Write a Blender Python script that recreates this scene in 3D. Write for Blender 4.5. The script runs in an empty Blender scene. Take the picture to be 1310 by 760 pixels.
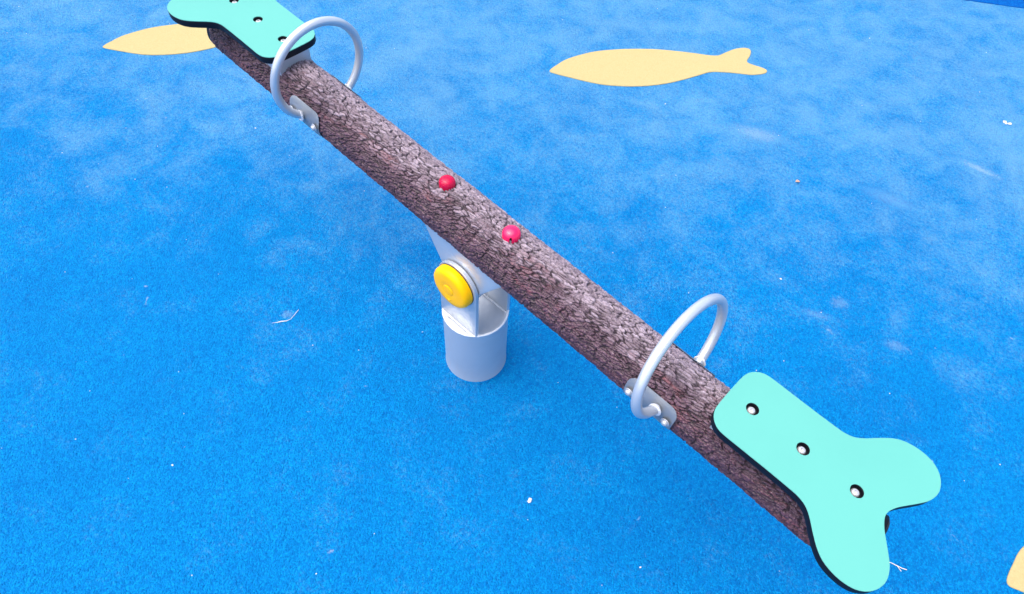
import bpy, bmesh, math, random
import numpy as np
from mathutils import Vector, Matrix
R = math.radians
scene = bpy.context.scene
C = scene.collection

# ------------------------------------------------------------------ camera
YAW, PITCH, ROLL, FPX = -0.7121359541, 0.9385838206, 0.0642782652, 874.82
CAM = Vector((0.7250201544, -0.7006473586, 1.6643531671))
fw = Vector((math.sin(YAW) * math.cos(PITCH), math.cos(YAW) * math.cos(PITCH), -math.sin(PITCH)))
rt = fw.cross(Vector((0, 0, 1))).normalized()
up = rt.cross(fw)
c_, s_ = math.cos(ROLL), math.sin(ROLL)
rt, up = c_ * rt + s_ * up, -s_ * rt + c_ * up
cd = bpy.data.cameras.new('camera')
cam = bpy.data.objects.new('camera', cd)
C.objects.link(cam)
cam.matrix_world = Matrix(((rt.x, up.x, -fw.x, CAM.x), (rt.y, up.y, -fw.y, CAM.y),
                           (rt.z, up.z, -fw.z, CAM.z), (0, 0, 0, 1)))
cd.sensor_fit = 'HORIZONTAL'
cd.sensor_width = 36.0
cd.lens = 36.0 * FPX / 1310.0
cd.clip_start = 0.02
cd.clip_end = 1000.0
scene.camera = cam

# ------------------------------------------------------------------ sky, sun, exposure
SUN_EL, SUN_AZ = R(70), R(-140)        # bright overcast: a weak, very wide sun high on the left
world = bpy.data.worlds.new('World')
scene.world = world
world.use_nodes = True
wn = world.node_tree
wn.nodes.clear()
sky = wn.nodes.new('ShaderNodeTexSky')
sky.sky_type = 'NISHITA'
sky.sun_disc = False
sky.sun_elevation = SUN_EL
sky.sun_rotation = SUN_AZ
sky.air_density = 1.0
sky.dust_density = 4.0
sky.ozone_density = 1.0
bg = wn.nodes.new('ShaderNodeBackground')
bg.inputs['Strength'].default_value = 0.15
wo = wn.nodes.new('ShaderNodeOutputWorld')
wn.links.new(sky.outputs[0], bg.inputs[0])
wn.links.new(bg.outputs[0], wo.inputs[0])
sd = bpy.data.lights.new('sun', 'SUN')
sd.energy = 0.9
sd.angle = R(80)
sd.color = (1.0, 0.97, 0.93)
sun = bpy.data.objects.new('sun', sd)
C.objects.link(sun)
sdir = Vector((math.sin(SUN_AZ) * math.cos(SUN_EL), math.cos(SUN_AZ) * math.cos(SUN_EL), math.sin(SUN_EL)))
sun.rotation_euler = sdir.to_track_quat('Z', 'Y').to_euler()
vs = scene.view_settings
vs.view_transform = 'Standard'
vs.look = 'None'
vs.exposure = 1.5
vs.gamma = 1.0
vs.use_curve_mapping = False

random.seed(7)
rng = np.random.default_rng(11)

# ------------------------------------------------------------------ node helpers
def new_mat(name):
    m = bpy.data.materials.new(name)
    m.use_nodes = True
    nt = m.node_tree
    return m, nt, nt.nodes['Principled BSDF']

def N(nt, kind, **kw):
    n = nt.nodes.new(kind)
    for k, v in kw.items():
        if k in n.inputs and not hasattr(n, k):
            n.inputs[k].default_value = v
        else:
            setattr(n, k, v)
    return n

def link(nt, a, b):
    nt.links.new(a, b)

def noise(nt, vec, scale, detail=4, rough=0.55, dist=0.0):
    n = nt.nodes.new('ShaderNodeTexNoise')
    n.inputs['Scale'].default_value = scale
    n.inputs['Detail'].default_value = detail
    n.inputs['Roughness'].default_value = rough
    n.inputs['Distortion'].default_value = dist
    link(nt, vec, n.inputs['Vector'])
    return n.outputs['Fac']

def ramp(nt, fac, a, b, smooth=True):
    n = nt.nodes.new('ShaderNodeMapRange')
    n.interpolation_type = 'SMOOTHSTEP' if smooth else 'LINEAR'
    n.inputs['From Min'].default_value = a
    n.inputs['From Max'].default_value = b
    link(nt, fac, n.inputs['Value'])
    return n.outputs['Result']

def math_(nt, op, a, b):
    n = nt.nodes.new('ShaderNodeMath')
    n.operation = op
    for i, x in enumerate((a, b)):
        if hasattr(x, 'links'):
            link(nt, x, n.inputs[i])
        else:
            n.inputs[i].default_value = x
    return n.outputs[0]

def mix(nt, fac, a, b, mode='MIX'):
    n = nt.nodes.new('ShaderNodeMix')
    n.data_type = 'RGBA'
    n.blend_type = mode
    if hasattr(fac, 'links'):
        link(nt, fac, n.inputs['Factor'])
    else:
        n.inputs['Factor'].default_value = fac
    for k, x in (('A', a), ('B', b)):
        sock = [i for i in n.inputs if i.name == k and i.type == 'RGBA'][0]
        if hasattr(x, 'links'):
            link(nt, x, sock)
        else:
            sock.default_value = (*x, 1.0)
    return [o for o in n.outputs if o.type == 'RGBA'][0]

def coords(nt):
    return nt.nodes.new('ShaderNodeTexCoord').outputs['Object']

def bump(nt, h, bs, strength, dist):
    b = nt.nodes.new('ShaderNodeBump')
    b.inputs['Strength'].default_value = strength
    b.inputs['Distance'].default_value = dist
    link(nt, h, b.inputs['Height'])
    link(nt, b.outputs[0], bs.inputs['Normal'])
    return b

# ------------------------------------------------------------------ materials
STAINS = [(0.05, 1.414, 0.096, 0.041, 28, 0.38), (0.721, 1.846, 0.066, 0.018, 4, 0.5),
          (0.623, 0.83, 0.058, 0.019, 26, 0.22), (0.681, 0.805, 0.02, 0.010, -9, 0.45), (0.843, 0.897, 0.036, 0.021, 26, 0.25),
          (0.653, 0.922, 0.029, 0.022, 45, 0.22), (0.563, 1.463, 0.084, 0.033, 15, 0.15), (-0.49, -0.29, 0.02, 0.016, 60, 0.25)]
def rubber_floor(name, base, light, deep, dust_amount, relief=0.9):
    m, nt, bs = new_mat(name)
    co = nt.nodes.new('ShaderNodeNewGeometry').outputs['Position']
    v = nt.nodes.new('ShaderNodeTexVoronoi')
    v.inputs['Scale'].default_value = 330
    link(nt, co, v.inputs['Vector'])
    v2 = nt.nodes.new('ShaderNodeTexVoronoi')
    v2.inputs['Scale'].default_value = 185
    link(nt, co, v2.inputs['Vector'])
    grain = nt.nodes.new('ShaderNodeSeparateColor')
    link(nt, v.outputs['Color'], grain.inputs[0])
    grain2 = nt.nodes.new('ShaderNodeSeparateColor')
    link(nt, v2.outputs['Color'], grain2.inputs[0])
    col = mix(nt, ramp(nt, grain.outputs[0], 0.35, 1.0), base, light)
    col = mix(nt, math_(nt, 'MULTIPLY', ramp(nt, grain2.outputs[1], 0.55, 1.0), 0.7), col, deep)
    mott = noise(nt, co, 2.3, 5, 0.6)
    col = mix(nt, math_(nt, 'MULTIPLY', ramp(nt, mott, 0.35, 0.75), 0.35), col, deep)
    if dust_amount:
        # footfall dust: little near the swing path, more on the open floor beyond it
        sep = nt.nodes.new('ShaderNodeSeparateXYZ')
        link(nt, co, sep.inputs[0])
        away = math_(nt, 'ADD', math_(nt, 'MULTIPLY', sep.outputs[0], -0.55), math_(nt, 'MULTIPLY', sep.outputs[1], 0.83))
        region = ramp(nt, away, -0.5, 1.6)
        big = noise(nt, co, 1.6, 6, 0.62, 0.6)
        mid = noise(nt, co, 7.0, 6, 0.65, 0.4)
        fine = noise(nt, co, 95.0, 4, 0.8)
        s = math_(nt, 'ADD', math_(nt, 'MULTIPLY', big, 0.32), math_(nt, 'MULTIPLY', mid, 0.68))
        s = math_(nt, 'ADD', s, math_(nt, 'MULTIPLY', region, 0.31))
        s = math_(nt, 'ADD', s, math_(nt, 'MULTIPLY', math_(nt, 'SUBTRACT', fine, 0.5), 0.75))
        dm = math_(nt, 'MULTIPLY', ramp(nt, s, 0.535, 1.00), dust_amount)
        col = mix(nt, dm, col, (0.175, 0.345, 0.43))
        # scuffs: sparse pale streaks
        sc = noise(nt, co, 11.0, 3, 0.5, 2.5)
        scm = math_(nt, 'MULTIPLY', ramp(nt, math_(nt, 'ADD', sc, math_(nt, 'MULTIPLY', math_(nt, 'SUBTRACT', fine, .5), .15)), 0.74, 0.82), 0.5)
        col = mix(nt, scm, col, (0.36, 0.38, 0.43))
        # worn smudges and dried splashes, each with its own place on the floor
        for (sx_, sy_, ra, rb, ang, k) in STAINS:
            mp = nt.nodes.new('ShaderNodeMapping')
            mp.vector_type = 'TEXTURE'
            mp.inputs['Location'].default_value = (sx_, sy_, 0)
            mp.inputs['Rotation'].default_value = (0, 0, R(ang))
            mp.inputs['Scale'].default_value = (ra, rb, 1)
            link(nt, co, mp.inputs['Vector'])
            ln = nt.nodes.new('ShaderNodeVectorMath')
            ln.operation = 'LENGTH'
            link(nt, mp.outputs[0], ln.inputs[0])
            e = math_(nt, 'ADD', ln.outputs['Value'], math_(nt, 'MULTIPLY', math_(nt, 'SUBTRACT', mid, 0.5), 3.0))
            e = math_(nt, 'ADD', e, math_(nt, 'MULTIPLY', math_(nt, 'SUBTRACT', fine, 0.5), 4.0))
            col = mix(nt, math_(nt, 'MULTIPLY', ramp(nt, e, 1.1, 0.2), k), col, (0.24, 0.34, 0.42))
    link(nt, col, bs.inputs['Base Color'])
    bs.inputs['Roughness'].default_value = 0.75
    bs.inputs['Specular IOR Level'].default_value = 0.05
    h = math_(nt, 'ADD', math_(nt, 'MULTIPLY', v.outputs['Distance'], -0.6), math_(nt, 'MULTIPLY', v2.outputs['Distance'], -0.6))
    bump(nt, h, bs, relief, 0.006)
    return m

M = {}
M['blue'] = rubber_floor('blue_rubber_floor', (0.0001, 0.136, 0.375), (0.0008, 0.205, 0.455), (0.0001, 0.094, 0.305), 0.46)
M['shade_blue'] = rubber_floor('shaded_blue_rubber', (0.0001, 0.078, 0.32), (0.001, 0.115, 0.39), (0.0001, 0.055, 0.26), 0)  # floor blue darkened for the soft shade of the far right corner
M['cream'] = rubber_floor('yellow_rubber', (0.365, 0.298, 0.140), (0.385, 0.315, 0.155), (0.345, 0.28, 0.128), 0, 0.25)

def paint(name, col, rough, grime=None, metallic=0.0, spec=0.5, orange=0.0, coat=0.0):
    m, nt, bs = new_mat(name)
    co = coords(nt)
    n = noise(nt, co, 35.0, 6, 0.65)
    n2 = noise(nt, co, 6.0, 4, 0.6)
    k = tuple(x * 0.86 for x in col) if grime is None else grime
    colr = mix(nt, math_(nt, 'MULTIPLY', ramp(nt, n2, 0.4, 0.75), 0.55), col, k)
    link(nt, colr, bs.inputs['Base Color'])
    bs.inputs['Metallic'].default_value = metallic
    bs.inputs['Specular IOR Level'].default_value = spec
    bs.inputs['Coat Weight'].default_value = coat
    bs.inputs['Coat Roughness'].default_value = 0.15
    mr = nt.nodes.new('ShaderNodeMapRange')
    mr.inputs['To Min'].default_value = max(0.02, rough - 0.08)
    mr.inputs['To Max'].default_value = rough + 0.12
    link(nt, n, mr.inputs['Value'])
    link(nt, mr.outputs[0], bs.inputs['Roughness'])
    if orange:
        bump(nt, noise(nt, co, 260.0, 2, 0.5), bs, orange, 0.001)
    return m

M['silver'] = paint('silver_powder_coat', (0.52, 0.545, 0.58), 0.33, (0.43, 0.455, 0.49), orange=0.12, metallic=0.55)
M['weld'] = paint('weld_bead', (0.60, 0.61, 0.63), 0.32, (0.5, 0.5, 0.52))
M['steel'] = paint('zinc_bolt', (0.50, 0.50, 0.51), 0.32, (0.40, 0.40, 0.41), metallic=0.5)
M['teal'] = paint('teal_plastic_sheet', (0.088, 0.325, 0.272), 0.58, (0.081, 0.305, 0.256), orange=0.15, spec=0.2)
M['black'] = paint('black_plastic_core', (0.004, 0.004, 0.008), 0.5, (0.007, 0.007, 0.012), spec=0.2)
M['yellow'] = paint('yellow_plastic', (0.84, 0.425, 0.0002), 0.36, (0.82, 0.405, 0.0002), coat=0.0, spec=0.12)
M['red'] = paint('red_plastic', (0.74, 0.004, 0.075), 0.2, (0.64, 0.004, 0.062), coat=0.1)
M['bolt_dark'] = paint('dark_bolt', (0.03, 0.03, 0.035), 0.5)
M['straw'] = paint('dry_straw', (0.62, 0.55, 0.45), 0.7, (0.5, 0.42, 0.32))
M['leaf'] = paint('dry_leaf', (0.62, 0.42, 0.30), 0.7, (0.5, 0.32, 0.22))
M['chalk'] = paint('white_crumb', (0.48, 0.47, 0.48), 0.8, (0.38, 0.38, 0.40))

def bark_material():
    m, nt, bs = new_mat('moulded_bark')
    co = coords(nt)
    at = nt.nodes.new('ShaderNodeAttribute')
    at.attribute_name = 'bark'
    sep = nt.nodes.new('ShaderNodeSeparateColor')
    link(nt, at.outputs['Color'], sep.inputs[0])
    plate, fissure, paler = sep.outputs[0], sep.outputs[1], sep.outputs[2]   # plate tone, fissure mask, paler upper side
    mp = nt.nodes.new('ShaderNodeMapping')
    mp.inputs['Scale'].default_value = (0.25, 1, 1)
    link(nt, co, mp.inputs['Vector'])
    n1 = noise(nt, mp.outputs[0], 26.0, 6, 0.65, 0.5)
    n2 = noise(nt, co, 190.0, 4, 0.75)
    n3 = noise(nt, mp.outputs[0], 60.0, 5, 0.7, 1.0)
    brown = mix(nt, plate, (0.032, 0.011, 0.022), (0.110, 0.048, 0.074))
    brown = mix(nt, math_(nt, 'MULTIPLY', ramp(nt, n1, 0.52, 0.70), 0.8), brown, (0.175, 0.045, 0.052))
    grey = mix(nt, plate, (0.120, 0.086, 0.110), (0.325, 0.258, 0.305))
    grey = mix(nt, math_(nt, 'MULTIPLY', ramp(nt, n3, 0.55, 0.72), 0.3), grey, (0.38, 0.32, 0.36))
    dm = math_(nt, 'ADD', paler, math_(nt, 'MULTIPLY', math_(nt, 'SUBTRACT', n3, 0.5), 0.3))
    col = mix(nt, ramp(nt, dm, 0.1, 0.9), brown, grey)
    col = mix(nt, math_(nt, 'MULTIPLY', ramp(nt, n2, 0.58, 0.70), 0.35), col, (0.40, 0.32, 0.37))
    col = mix(nt, math_(nt, 'MULTIPLY', ramp(nt, n2, 0.44, 0.32), 0.5), col, (0.035, 0.022, 0.030))
    col = mix(nt, math_(nt, 'MULTIPLY', fissure, 0.95), col, (0.012, 0.006, 0.010))
    link(nt, col, bs.inputs['Base Color'])
    bs.inputs['Roughness'].default_value = 0.5
    bs.inputs['Specular IOR Level'].default_value = 0.45
    bump(nt, math_(nt, 'ADD', n2, math_(nt, 'MULTIPLY', n3, 0.6)), bs, 0.6, 0.0014)
    return m
M['bark'] = bark_material()

# ------------------------------------------------------------------ object helpers
def obj(name, me, mat, parent=None):
    o = bpy.data.objects.new(name, me)
    C.objects.link(o)
    if mat is not None and not me.materials:
        me.materials.append(mat)
    if parent is not None:
        o.parent = parent
    return o

def from_bm(name, bm, mat, parent=None, smooth=40):
    bmesh.ops.recalc_face_normals(bm, faces=bm.faces)
    me = bpy.data.meshes.new(name)
    bm.to_mesh(me)
    bm.free()
    if smooth:
        for p in me.polygons:
            p.use_smooth = True
        me.set_sharp_from_angle(angle=R(smooth))
    return obj(name, me, mat, parent)

def tag(o, label, cat=None, group=None, kind=None):
    if label: o['label'] = label
    if cat: o['category'] = cat
    if group: o['group'] = group
    if kind: o['kind'] = kind
    return o

def copy_obj(o, parent, loc=None, rot=None):
    c = o.copy()
    C.objects.link(c)
    c.parent = parent
    if loc is not None: c.location = loc
    if rot is not None: c.rotation_euler = rot
    return c

def lathe_bm(profile, seg=48, axis='Z', bm=None):
    """profile: (radius, height) from the axis outwards"""
    bm = bm or bmesh.new()
    rings = []
    for r, h in profile:
        if r < 1e-6:
            rings.append([bm.verts.new((0, 0, h))])
        else:
            rings.append([bm.verts.new((r * math.cos(2 * math.pi * k / seg), r * math.sin(2 * math.pi * k / seg), h)) for k in range(seg)])
    for a, b in zip(rings, rings[1:]):
        for k in range(seg):
            k2 = (k + 1) % seg
            if len(a) == 1 and len(b) > 1:
                bm.faces.new((a[0], b[k], b[k2]))
            elif len(b) == 1 and len(a) > 1:
                bm.faces.new((a[k], b[0], a[k2]))
            elif len(a) > 1:
                bm.faces.new((a[k], b[k], b[k2], a[k2]))
    if axis == '-Y':
        bmesh.ops.rotate(bm, verts=bm.verts, cent=(0, 0, 0), matrix=Matrix.Rotation(R(90), 3, 'X'))
    elif axis == 'Y':
        bmesh.ops.rotate(bm, verts=bm.verts, cent=(0, 0, 0), matrix=Matrix.Rotation(R(-90), 3, 'X'))
    elif axis == 'X':
        bmesh.ops.rotate(bm, verts=bm.verts, cent=(0, 0, 0), matrix=Matrix.Rotation(R(90), 3, 'Y'))
    return bm

def tube_bm(pts, rad, seg=16, closed=False, cap=True, wobble=0.0, bm=None):
    bm = bm or bmesh.new()
    pts = [Vector(p) for p in pts]
    n = len(pts)
    rings = []
    prev = None
    for i, p in enumerate(pts):
        t = (pts[(i + 1) % n] - pts[i - 1]) if (closed or 0 < i < n - 1) else (pts[1] - pts[0] if i == 0 else pts[-1] - pts[-2])
        t.normalize()
        if prev is None:
            a = t.orthogonal().normalized()
        else:
            a = (prev - t * prev.dot(t)).normalized()
        prev = a
        b = t.cross(a)
        rr = (rad[i] if isinstance(rad, (list, tuple)) else rad) * (1 + random.uniform(-wobble, wobble))
        rings.append([bm.verts.new(p + rr * (math.cos(2 * math.pi * k / seg) * a + math.sin(2 * math.pi * k / seg) * b)) for k in range(seg)])
    for i in range(n if closed else n - 1):
        a, b = rings[i], rings[(i + 1) % n]
        for k in range(seg):
            k2 = (k + 1) % seg
            bm.faces.new((a[k], b[k], b[k2], a[k2]))
    if cap and not closed:
        bm.faces.new(rings[0][::-1])
        bm.faces.new(rings[-1])
    return bm

def prism(outline, d0, d1, plane='XY', bevel=0.0, bseg=2):
    """extrude a closed 2D outline between d0 and d1 along the plane's normal"""
    bm = bmesh.new()
    def P(u, v, d):
        return (u, v, d) if plane == 'XY' else (u, d, v)
    lo = [bm.verts.new(P(u, v, d0)) for u, v in outline]
    hi = [bm.verts.new(P(u, v, d1)) for u, v in outline]
    n = len(outline)
    f1 = bm.faces.new(lo)
    f2 = bm.faces.new(hi)
    for k in range(n):
        bm.faces.new((lo[k], lo[(k + 1) % n], hi[(k + 1) % n], hi[k]))
    bmesh.ops.recalc_face_normals(bm, faces=bm.faces)
    if bevel:
        es = [e for e in bm.edges if (e in f1.edges[:] or e in f2.edges[:])]
        bmesh.ops.bevel(bm, geom=es, offset=bevel, segments=bseg, affect='EDGES', profile=0.5)
    return bm

def catmull(pts, per=6, closed=True):
    out = []
    n = len(pts)
    for i in range(n):
        p0, p1, p2, p3 = (np.array(pts[(i + k) % n], float) for k in (-1, 0, 1, 2))
        for j in range(per):
            t = j / per
            out.append(tuple(0.5 * ((2 * p1) + (-p0 + p2) * t + (2 * p0 - 5 * p1 + 4 * p2 - p3) * t * t + (-p0 + 3 * p1 - 3 * p2 + p3) * t ** 3)))
    return out

def rrect(w, h, r, seg=6, cx=0, cy=0):
    out = []
    for qx, qy, a0 in ((1, 1, 0), (-1, 1, 90), (-1, -1, 180), (1, -1, 270)):
        for k in range(seg + 1):
            a = R(a0 + 90 * k / seg)
            out.append((cx + qx * (w / 2 - r) + r * math.cos(a), cy + qy * (h / 2 - r) + r * math.sin(a)))
    return out

def flat_with_holes(name, outline, holes, z0, z1, bevel, mat, parent):
    """flat board with through holes, filled from a 2D curve and turned into a mesh"""
    cu = bpy.data.curves.new(name, 'CURVE')
    cu.dimensions = '2D'
    cu.fill_mode = 'BOTH'
    for loop in [outline] + holes:
        sp = cu.splines.new('POLY')
        sp.points.add(len(loop) - 1)
        for p, (x, y) in zip(sp.points, loop):
            p.co = (x, y, 0, 1)
        sp.use_cyclic_u = True
    cu.bevel_depth = bevel
    cu.offset = -bevel
    cu.bevel_resolution = 2
    cu.extrude = (z1 - z0) / 2 - bevel
    tmp = bpy.data.objects.new('tmp', cu)
    C.objects.link(tmp)
    dg = bpy.context.evaluated_depsgraph_get()
    me = bpy.data.meshes.new_from_object(tmp.evaluated_get(dg))
    bpy.data.objects.remove(tmp)
    bpy.data.curves.remove(cu)
    me.transform(Matrix.Translation((0, 0, (z0 + z1) / 2)))
    me.materials.clear()
    me.name = name
    for p in me.polygons:
        p.use_smooth = True
    me.set_sharp_from_angle(angle=R(35))
    return obj(name, me, mat, parent)

# ------------------------------------------------------------------ ground
bm = bmesh.new()
G = 150
vv = [bm.verts.new(p) for p in ((-G, -G, 0), (G, -G, 0), (G, G, 0), (-G, G, 0))]
bm.faces.new(vv)
ground = from_bm('ground', bm, M['blue'], smooth=0)
tag(ground, 'bright blue granular rubber playground floor with pale dust patches', kind='structure')

# guessed ramp, coloured darker to stand for soft shade in the far right corner
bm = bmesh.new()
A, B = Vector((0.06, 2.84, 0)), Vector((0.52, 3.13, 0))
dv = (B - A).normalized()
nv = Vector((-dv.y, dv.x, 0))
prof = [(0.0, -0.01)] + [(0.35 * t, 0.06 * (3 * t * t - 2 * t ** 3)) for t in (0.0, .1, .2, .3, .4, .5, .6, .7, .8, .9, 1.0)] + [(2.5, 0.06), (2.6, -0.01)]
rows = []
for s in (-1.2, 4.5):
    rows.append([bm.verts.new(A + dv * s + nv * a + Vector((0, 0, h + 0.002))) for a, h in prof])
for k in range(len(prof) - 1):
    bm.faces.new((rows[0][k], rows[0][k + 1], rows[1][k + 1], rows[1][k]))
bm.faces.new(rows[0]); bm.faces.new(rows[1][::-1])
rp_ = from_bm('corner_shade_ramp', bm, M['shade_blue'])
tag(rp_, 'guessed low ramp with soft shade painted in darker blue, far right corner', kind='structure')

# ------------------------------------------------------------------ fish inlays
FISH = [(0.0, 0.0), (0.03745, 0.04252), (0.08666, 0.08215), (0.19103, 0.12645), (0.2937, 0.14329), (0.37202, 0.14731), (0.44958, 0.14487), (0.52581, 0.13467), (0.61598, 0.1168), (0.66791, 0.10405), (0.71037, 0.10154), (0.75128, 0.1247), (0.79663, 0.14813), (0.83806, 0.15475), (0.85814, 0.14043), (0.84887, 0.10551), (0.823, 0.06101), (0.83917, 0.03969), (0.87261, 0.01977), (0.89035, 0.0), (0.87331, -0.01956), (0.8211, -0.02797), (0.75502, -0.01691), (0.6956, -0.00951), (0.64949, -0.01065), (0.5909, -0.03474), (0.51684, -0.06441), (0.45316, -0.08427), (0.37644, -0.09804), (0.29489, -0.10007), (0.20795, -0.09046), (0.1372, -0.06804), (0.07374, -0.04194), (0.02411, -0.02043)]
FO = catmull(FISH, 5)
fm = None
for (x, y, ang, sc, lab) in ((-0.7393, 1.1358, math.degrees(math.atan2(0.730, 0.683)), 1.0, 'pale yellow fish set in the blue floor, wholly visible with forked tail'),
                             (-2.0629, -0.0461, 54.0, 0.85, 'pale yellow fish in the floor, partly hidden by the far teal seat'),
                             (1.335, 0.452, 47.0, 1.0, 'pale yellow fish nose cut off by the bottom right corner')):
    if fm is None:
        fo = from_bm('fish_inlay', prism(FO, -0.004, 0.0028, 'XY', 0.0012, 1), M['cream'])
        fm = fo.data
    else:
        fo = obj('fish_inlay', fm, None)
    fo.location = (x, y, 0)
    fo.rotation_euler = (0, 0, R(ang))
    fo.scale = (sc, sc, 1)
    tag(fo, lab, 'fish inlay', 'yellow fish inlays in the blue floor')

# ------------------------------------------------------------------ seesaw
HP, D, TILT, RB = 0.39021, 0.15569, 0.05262, 0.0637
RP = 0.084
ss = bpy.data.objects.new('seesaw', None)
C.objects.link(ss)
tag(ss, 'tree-log seesaw with teal seats, silver hoop handles and yellow pivot cap', 'seesaw')

# pole
RIM = 0.232
post = from_bm('post', lathe_bm([(0, 0.001), (RP + 0.0015, 0.001), (RP + 0.0012, 0.006), (RP, 0.010), (RP, 0.08), (RP, 0.16), (RP, RIM - 0.003), (RP - 0.003, RIM), (RP - 0.010, RIM), (RP - 0.011, RIM - 0.004), (0.03, RIM - 0.004), (0, RIM - 0.004)], 72), M['silver'], ss)
bead = [(RP * 0.985 * math.cos(a), RP * 0.985 * math.sin(a), RIM) for a in np.linspace(0, 2 * math.pi, 110, endpoint=False)]
from_bm('weld_bead', tube_bm(bead, 0.0032, 8, True, wobble=0.16), M['weld'], post)
from_bm('sealant_ring', lathe_bm([(RP - 0.002, 0.0005), (RP + 0.0065, 0.0005), (RP + 0.0055, 0.002), (RP + 0.0015, 0.0042), (RP - 0.002, 0.0042)], 64), M['blue'], post)
# fork plates
YP = 0.055
HX = math.sqrt(RP ** 2 - YP ** 2) - 0.0005
fo_out = [(HX, RIM - 0.003), (HX, HP)] + [(HX * math.cos(R(a)), HP + HX * math.sin(R(a))) for a in range(8, 180, 8)] + [(-HX, HP), (-HX, RIM - 0.003)]
fork = None
for sy in (-1, 1):
    f = from_bm('fork_plate', prism(fo_out, sy * YP - 0.005, sy * YP + 0.005, 'XZ', 0.0012, 2), M['silver'], ss)
    for side in (-1, 1):
        yy = sy * YP + side * 0.0065
        hh = math.sqrt(RP ** 2 - yy ** 2) - 0.003
        from_bm('weld_bead', tube_bm([(x, yy, RIM - 0.001) for x in np.linspace(-hh, hh, 40)], 0.0026, 8, wobble=0.18), M['weld'], f)
# axle + yellow caps on both sides
from_bm('axle', lathe_bm([(0, -0.062), (0.018, -0.062), (0.018, 0.062), (0, 0.062)], 24, 'Y'), M['steel'], ss).location = (0, 0, HP)
cap_prof = [(0, 0.0272), (0.010, 0.0270), (0.0140, 0.0264), (0.0150, 0.0252), (0.0160, 0.0248), (0.0172, 0.0252), (0.031, 0.0250), (0.043, 0.0246), (0.0500, 0.0236), (0.0540, 0.0205), (0.0568, 0.0150), (0.0574, 0.0090), (0.0574, 0.001), (0.051, 0.001), (0, 0.001)]
for sy in (-1, 1):
    cp = from_bm('pivot_cap', lathe_bm(cap_prof, 64, '-Y' if sy < 0 else 'Y'), M['yellow'], ss, 30)
    cp.location = (-0.002, sy * (YP + 0.0055), HP)
    gk = from_bm('gasket', lathe_bm([(0.05, 0.0005), (0.0582, 0.0003), (0.0582, 0.0016), (0.05, 0.0028)], 64, '-Y' if sy < 0 else 'Y'), M['black'], cp)
    ar = [(0.0075 * math.cos(R(a)), sy * 0.0248, -0.027 + 0.0075 * math.sin(R(a))) for a in range(190, 351, 16)]
    from_bm('pry_notch', tube_bm(ar, 0.0016, 8), M['yellow'], cp)

# everything that tilts hangs in the beam frame (rotation about Y at the pivot)
TM = Matrix.Translation((0, 0, HP)) @ Matrix.Rotation(TILT, 4, 'Y')
def tilt(o, extra=None):
    o.matrix_local = TM @ (extra or Matrix.Identity(4))
    return o

# bracket between pivot and beam
bo = [(-0.118, 0.118), (-0.122, 0.104), (-0.058, 0.004)] + [(0.052 * math.cos(R(a)), -0.012 + 0.046 * math.sin(R(a))) for a in range(190, 351, 16)] + [(0.058, 0.004), (0.122, 0.104), (0.118, 0.118)]
br = tilt(from_bm('beam_bracket', prism(bo, -0.0475, 0.0475, 'XZ', 0.002, 2), M['silver'], ss))

# bark covered beam: relief is real geometry
LB = 0.932
def lattice(nx, ny, seed):
    return np.random.default_rng(seed).random((nx, ny))
def vnoise(u, v, nu, nv, seed):
    """value noise, periodic in v; u,v in lattice units"""
    L = lattice(nu + 3, nv, seed)
    iu = np.floor(u).astype(int); iv = np.floor(v).astype(int)
    fu = u - iu; fv = v - iv
    fu = fu * fu * (3 - 2 * fu); fv = fv * fv * (3 - 2 * fv)
    iu = np.clip(iu, 0, nu + 1)
    a = L[iu, iv % nv]; b = L[iu + 1, iv % nv]; c = L[iu, (iv + 1) % nv]; d = L[iu + 1, (iv + 1) % nv]
    return (a * (1 - fu) + b * fu) * (1 - fv) + (c * (1 - fu) + d * fu) * fv
def cells(u, v, nu, nv, seed, jit=0.95):
    """F1, F2 and id tone of jittered cells, periodic in v"""
    r = np.random.default_rng(seed)
    ju = r.random((nu + 6, nv)) * jit; jv = r.random((nu + 6, nv)) * jit; tone = r.random((nu + 6, nv))
    iu = np.floor(u).astype(int); iv = np.floor(v).astype(int)
    f1 = np.full(u.shape, 9.0); f2 = np.full(u.shape, 9.0); t = np.zeros(u.shape)
    for a in (-1, 0, 1):
        for b in (-1, 0, 1):
            cu = iu + a; cv = iv + b
            k = (np.clip(cu + 2, 0, nu + 5), cv % nv)
            d = np.hypot(cu + ju[k] - u, cv + jv[k] - v)
            near = d < f1
            f2 = np.where(near, f1, np.minimum(f2, d))
            t = np.where(near, tone[k], t)
            f1 = np.where(near, d, f1)
    return f1, f2, t
NU, NV = 1960, 400
circ = 2 * math.pi * RB
u = np.linspace(0, 1, NU)[:, None] * np.ones((1, NV))
w = np.ones((NU, 1)) * (np.arange(NV) / NV)[None, :]
X = u * 2 * LB; S = w * circ
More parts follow.
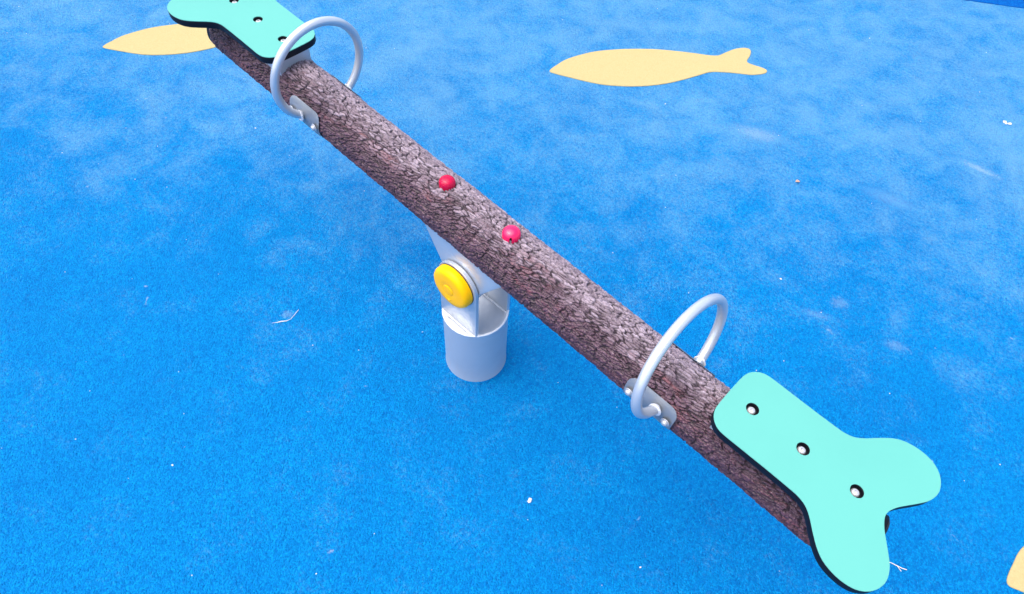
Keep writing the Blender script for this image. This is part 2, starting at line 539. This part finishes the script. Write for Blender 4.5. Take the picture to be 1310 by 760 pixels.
# warp
wx = (vnoise(X / 0.05, w * 8, 42, 8, 1) - 0.5) * 0.030 + (vnoise(X / 0.014, w * 30, 140, 30, 2) - 0.5) * 0.009
ws = (vnoise(X / 0.06, w * 8, 36, 8, 3) - 0.5) * 0.022 + (vnoise(X / 0.012, w * 32, 160, 32, 4) - 0.5) * 0.008
def grid(lx, ns, seed, k=1.0):
    sv = (w + ws * k / circ + 0.35 * X) * ns          # slight spiral
    return cells((X + wx * k) / lx + 1, sv, int(2 * LB / lx) + 6, ns, seed)
f1, f2, tA = grid(0.021, 66, 21, 0.6)      # plates, longer than wide
g1, g2, tB = grid(0.0085, 78, 22, 0.35)     # crumbs on the plates
crackA = np.clip((f2 - f1) / 0.31, 0, 1)
crackB = np.clip((g2 - g1) / 0.30, 0, 1)
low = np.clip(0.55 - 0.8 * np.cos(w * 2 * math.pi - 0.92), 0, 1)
brk = np.clip((vnoise(X / 0.016, w * 40, 125, 40, 12) - 0.22) / 0.4, 0, 1)      # fissures come and go
sm = lambda t: t * t * (3 - 2 * t)
hA, hB = sm(crackA), sm(crackB)
fine = vnoise(X / 0.004, w * 100, 500, 100, 6)
hgt = (hA - 1) * 0.0046 * (0.45 + 0.55 * brk) + (hB - 1) * 0.0016 + (tA - 0.5) * 0.0020 + (tB - 0.5) * 0.0016 + (fine - 0.5) * 0.0008
lump = (vnoise(X / 0.09, w * 4, 24, 4, 8) - 0.5) * 0.0016
rad = RB + 0.0012 + hgt + lump
edge = np.clip(np.minimum(X, 2 * LB - X) / 0.006, 0, 1)
rad = rad - (1 - edge) * 0.004
th = w * 2 * math.pi
co = np.stack([X - LB, rad * np.cos(th), D + rad * np.sin(th)], -1).reshape(-1, 3)
idx = np.arange(NU * NV).reshape(NU, NV)
q0 = idx[:-1, :]; q1 = np.roll(idx, -1, 1)[:-1, :]; q2 = np.roll(idx, -1, 1)[1:, :]; q3 = idx[1:, :]
quads = np.stack([q0, q1, q2, q3], -1).reshape(-1, 4)
me = bpy.data.meshes.new('beam')
me.vertices.add(NU * NV)
me.vertices.foreach_set('co', co.astype(np.float32).ravel())
me.loops.add(quads.size)
me.loops.foreach_set('vertex_index', quads.astype(np.int32).ravel())
me.polygons.add(len(quads))
me.polygons.foreach_set('loop_start', (np.arange(len(quads)) * 4).astype(np.int32))
me.polygons.foreach_set('loop_total', np.full(len(quads), 4, np.int32))
me.polygons.foreach_set('use_smooth', np.ones(len(quads), bool))
me.update(calc_edges=True)
att = me.color_attributes.new('bark', 'FLOAT_COLOR', 'POINT')
tone = np.clip(0.6 * tA + 0.4 * tB, 0, 1)
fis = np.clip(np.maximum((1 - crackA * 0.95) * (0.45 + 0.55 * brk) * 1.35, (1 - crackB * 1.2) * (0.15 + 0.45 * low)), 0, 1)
paleA = np.clip(0.06 + 0.85 * np.cos(th - 0.92) + (vnoise(X / 0.07, w * 6, 30, 6, 9) - 0.5) * 0.25 + (tA - 0.5) * 0.35, 0, 1)  # paler towards the top and back of the beam, broken by noise
ca = np.stack([tone, fis, paleA, np.ones_like(tone)], -1).reshape(-1, 4)
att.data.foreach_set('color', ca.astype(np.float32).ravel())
me.flip_normals()
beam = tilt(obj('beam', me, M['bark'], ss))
beam['label'] = 'round beam moulded like brown grey tree bark'
for sx in (-1, 1):
    pr = [(0, 0.0175), (RB - 0.014, 0.0175), (RB - 0.007, 0.016), (RB - 0.0015, 0.011), (RB - 0.0015, -0.012), (0, -0.012)]
    e = from_bm('end_cap', lathe_bm(pr, 48, 'X'), M['black'], beam, 30)
    e.location = (sx * LB, 0, D)
    if sx < 0: e.rotation_euler = (0, 0, math.pi)

# red caps on the top of the beam
def red_cap(x, notch_az=None):
    pr = [(0.0180, -0.008), (0.0182, 0.003), (0.0179, 0.0062), (0.0164, 0.0102), (0.0135, 0.0134), (0.0095, 0.0156), (0.0048, 0.0166), (0, 0.0169)]
    seg = 72
    bm = lathe_bm(pr, seg)
    if notch_az is not None:
        kill = []
        for f in bm.faces:
            c = f.calc_center_median()
            da = (math.atan2(c.y, c.x) - notch_az + math.pi) % (2 * math.pi) - math.pi
            if abs(da) < R(9) and c.z < 0.0095:
                kill.append(f)
        bmesh.ops.delete(bm, geom=kill, context='FACES')
    bmesh.ops.solidify(bm, geom=bm.faces[:], thickness=0.0014)
    o = tilt(from_bm('bolt_cap', bm, M['red'], ss, 50), Matrix.Translation((x, 0, D + RB + 0.0008)))
    b = from_bm('bolt', lathe_bm([(0, -0.004), (0.011, -0.004), (0.011, 0.008), (0, 0.008)], 6), M['bolt_dark'], o)
    return o
red_cap(-0.0962)
rc = red_cap(0.0962, R(-52))
rc['label'] = 'red dome cap with a slot in its rim'

# hoop handles with plates
HB = RB + 0.0015
def plate_bm(sy):
    """rounded plate bent round the side of the beam"""
    bm = bmesh.new()
    Rr, a1, hl, cr = RB + 0.0040, 0.60, 0.0560, 0.020
    rows = []
    vs_ = sorted(set([-1 + 2 * k / 16 for k in range(17)] + [-0.97, 0.97, -0.92, 0.92]))
    for v in vs_:
        sdist = (1 - abs(v)) * a1 * Rr
        inset = cr - math.sqrt(max(0, cr * cr - (cr - sdist) ** 2)) if sdist < cr else 0.0
        h = hl - inset
        a = v * a1
        rows.append([bm.verts.new((h * t, sy * Rr * math.cos(a), Rr * math.sin(a))) for t in (-1, -.5, 0, .5, 1)])
    for p, q in zip(rows, rows[1:]):
        for k in range(4):
            f = (p[k], p[k + 1], q[k + 1], q[k])
            bm.faces.new(f if sy < 0 else f[::-1])
    bmesh.ops.solidify(bm, geom=bm.faces[:], thickness=-0.004)
    return bm
for (sx, x0, lean, Ry, Rz, zc) in ((1, 0.540, 0.250, 0.1325, 0.099, 0.258), (-1, 0.533, 0.019, 0.118, 0.118, 0.258)):
    a0 = math.asin(max(-1, -math.sqrt(max(0, 1 - ((HB + 0.004) / Ry) ** 2))))
    pts = []
    for t in np.linspace(a0, math.pi - a0, 90):
        y, z = Ry * math.cos(t), zc + Rz * math.sin(t)
        pts.append((sx * (x0 - lean * (z - 0.17)), y, z))
    h = tilt(from_bm('handle', tube_bm(pts, 0.0098, 24), M['silver'], ss))
    h['label'] = 'silver hoop handle'
    xe = sx * (x0 - lean * (pts[0][2] - 0.17))
    cx = sx * 0.5235
    for sy in (-1, 1):
        p = from_bm('mounting_plate', plate_bm(sy), M['silver'], h)
        p.location = (cx, 0, D)
        p.rotation_euler = (0, 0, 0) if sy < 0 else (R(9), 0, 0)
        ring = [(xe + 0.0105 * math.cos(a), sy * (HB + 0.0075), pts[0][2] + 0.0105 * math.sin(a) * 1.15) for a in np.linspace(0, 2 * math.pi, 36, endpoint=False)]
        from_bm('weld_bead', tube_bm(ring, 0.0028, 8, True, wobble=0.2), M['weld'], h)
        for bx in (-0.043, 0.043):
            pr = [(0, 0.0078), (0.003, 0.0076), (0.0052, 0.0064), (0.0062, 0.0046), (0.0062, 0.002), (0.0095, 0.0018), (0.0095, 0.0)]
            b = from_bm('bolt', lathe_bm(pr, 20, '-Y' if sy < 0 else 'Y'), M['steel'], h)
            b.location = (cx + bx, sy * (HB + 0.0058), D + (0.004 if sy < 0 else -0.020))

# seats
HALF = [(0.6195, 0.0), (0.6200, 0.030), (0.6215, 0.047), (0.6275, 0.0610), (0.6400, 0.0720), (0.6570, 0.0762), (0.700, 0.0762), (0.750, 0.0760), (0.785, 0.0765), (0.8030, 0.0775), (0.8190, 0.0825), (0.8330, 0.0935), (0.8510, 0.1130), (0.8670, 0.1285), (0.8830, 0.1385), (0.9030, 0.1435), (0.9220, 0.1435), (0.9390, 0.1390), (0.9530, 0.1290), (0.9620, 0.1155), (0.9665, 0.1000), (0.9655, 0.0850), (0.9600, 0.0695), (0.9500, 0.0540), (0.9395, 0.0395), (0.9290, 0.0245), (0.9220, 0.0105), (0.9200, 0.0)]
FULL = HALF + [(x, -y) for x, y in HALF[-2:0:-1]]
HS = 0.2670
BX = (0.66725, 0.7675, 0.86799)
def circle(cx, cy, r, n=28):
    return [(cx + r * math.cos(2 * math.pi * k / n), cy + r * math.sin(2 * math.pi * k / n)) for k in range(n)]
so = catmull(FULL, 4)
for sx in (1, -1):
    o2 = [(sx * x, y) for x, y in so]
    hl = [circle(sx * b, 0, 0.0112) for b in BX]
    seat = tilt(flat_with_holes('seat', o2, hl, 0.2475, HS - 0.0020, 0.0022, M['black'], ss))
    seat['label'] = 'black seat board faced with teal plastic'
    hl2 = [circle(sx * b, 0, 0.0115) for b in BX]
    o3 = [(sx * x, y) for x, y in so]
    flat_with_holes('teal_top_sheet', o3, hl2, HS - 0.0019, HS, 0.0006, M['teal'], seat)
    for b in BX:
        pr = [(0, 0.0020), (0.0026, 0.0020), (0.0028, 0.0045), (0.0055, 0.0041), (0.0070, 0.0024), (0.0073, 0.0), (0.0073, -0.0016), (0, -0.0016)]
        bo_ = from_bm('bolt', lathe_bm(pr, 24), M['steel'], seat, 30)
        bo_.location = (sx * b, 0, HS - 0.0090)
        fl = from_bm('bolt_seating', lathe_bm([(0, 0), (0.0118, 0), (0.0118, -0.004), (0, -0.004)], 28), M['black'], seat)
        fl.location = (sx * b, 0, HS - 0.0100)
    # saddle bracket that carries the board on the beam
    sad = [(-0.044, 0.2473), (0.044, 0.2473), (0.044, D + 0.030)] + [((RB - 0.006) * math.sin(R(a)), D + (RB - 0.006) * math.cos(R(a))) for a in range(44, -45, -8)] + [(-0.044, D + 0.030)]
    bm = bmesh.new()
    x0, x1 = sx * 0.632, sx * 0.900
    lo = [bm.verts.new((x0, y, z)) for y, z in sad]
    hi = [bm.verts.new((x1, y, z)) for y, z in sad]
    bm.faces.new(lo); bm.faces.new(hi)
    for k in range(len(sad)):
        bm.faces.new((lo[k], lo[(k + 1) % len(sad)], hi[(k + 1) % len(sad)], hi[k]))
    from_bm('seat_bracket', bm, M['silver'], seat, 25)

# ------------------------------------------------------------------ litter on the floor
def crumb(name, x, y, size, lumps, mat, label, cat, flat=0.45):
    bm = bmesh.new()
    for k in range(lumps):
        a = bmesh.ops.create_icosphere(bm, subdivisions=2, radius=size * random.uniform(0.6, 1.0))
        off = Vector((random.uniform(-1, 1) * size * 1.1, random.uniform(-1, 1) * size * 1.1, 0)) if k else Vector((0, 0, 0))
        for v in a['verts']:
            n = 1 + 0.25 * math.sin(v.co.x * 900 + k) * math.cos(v.co.y * 800)
            v.co = Vector((v.co.x * n, v.co.y * n * 0.8, v.co.z * flat * n)) + off
    o = from_bm(name, bm, mat)
    o.location = (x, y, size * flat * 0.35)
    o.rotation_euler = (0, 0, random.uniform(0, 6))
    return tag(o, label, cat)
crumb('white_scrap', 0.3918, -0.1998, 0.0058, 3, M['chalk'], 'double white crumb on the clear floor below the post', 'scrap')
crumb('white_scrap', 0.6967, 2.1825, 0.0105, 3, M['chalk'], 'white crumb near the right edge, level with the whole fish', 'scrap', 0.3)
crumb('white_scrap', 0.4730, 0.8732, 0.0050, 2, M['chalk'], 'small white crumb above the near hoop handle', 'scrap', 0.4)

def leaf(x, y, l, wd, ang, label, mat):
    bm = bmesh.new()
    n = 9
    rows = []
    for i in range(n):
        t = i / (n - 1)
        ww = wd * (math.sin(math.pi * t) ** 0.8) * 0.5 + 0.0003
        rows.append([bm.verts.new((l * (t - .5), s * ww, 0.003 + abs(s) * 0.0025 * math.sin(3 * t) + 0.0015 * math.sin(5 * t))) for s in (-1, -.5, 0, .5, 1)])
    for a, b in zip(rows, rows[1:]):
        for k in range(4):
            bm.faces.new((a[k], a[k + 1], b[k + 1], b[k]))
    bmesh.ops.solidify(bm, geom=bm.faces[:], thickness=0.0006)
    o = from_bm('dry_leaf', bm, mat)
    o.location = (x, y, 0.0005)
    o.rotation_euler = (0, 0, R(ang))
    return tag(o, label, 'leaf')
leaf(0.2880, 1.2989, 0.018, 0.012, 60, 'tiny curled pale brown leaf on dusty floor between fish tail and near hoop', M['leaf'])

# a dry stem beside the lower seat lobe, a smeared crescent of straw left of the post
def stem(name, pts, r, label):
    bm = tube_bm(pts, [r * (1 - 0.5 * i / len(pts)) for i in range(len(pts))], 6)
    return bm
def ground_pt(px, py, z=0.0):
    d = rt * ((px - 655) / FPX) + up * (-(py - 380) / FPX) + fw
    t = (z - CAM.z) / d.z
    return CAM + d * t
P = [ground_pt(*p, z=0.003) for p in ((1122, 715), (1132, 718), (1140, 720), (1148, 724), (1154, 727), (1160, 729))]
bm = tube_bm(P, 0.0009, 6)
tube_bm([P[3], ground_pt(1153, 731, 0.003)], 0.0007, 6, bm=bm)
tag(from_bm('dry_twig', bm, M['straw']), 'thin forked dry twig beside the lower lobe of the near seat', 'twig')
P = [ground_pt(*p, z=0.002) for p in ((348, 413), (354, 412.5), (360, 411), (366, 410.5), (372, 408), (377, 402), (382, 396))]
bm = tube_bm(P, [0.0005, 0.0010, 0.0013, 0.0009, 0.0005, 0.0005, 0.0009], 7, wobble=0.3)
for v in bm.verts:
    v.co.z = 0.0015 + (v.co.z - 0.002) * 0.5
tag(from_bm('dry_straw_curl', bm, M['chalk']), 'pale curved wisp lying on open floor left of the post', 'straw')

# grit: uncountable pale specks
bm = bmesh.new()
for k in range(330):
    p = Vector((random.uniform(-2.8, 2.0), random.uniform(-1.6, 3.4), 0))
    s = random.uniform(0.0006, 0.0017) * (1.5 if random.random() < 0.08 else 1)
    a = bmesh.ops.create_icosphere(bm, subdivisions=1, radius=s)
    for v in a['verts']:
        v.co = Vector((v.co.x * random.uniform(.7, 1.6), v.co.y * random.uniform(.7, 1.6), v.co.z * 0.8)) + Vector((p.x, p.y, s * 0.7))
grit = from_bm('grit', bm, M['chalk'])
tag(grit, 'scattered pale grit specks over the blue rubber floor', 'grit', kind='stuff')
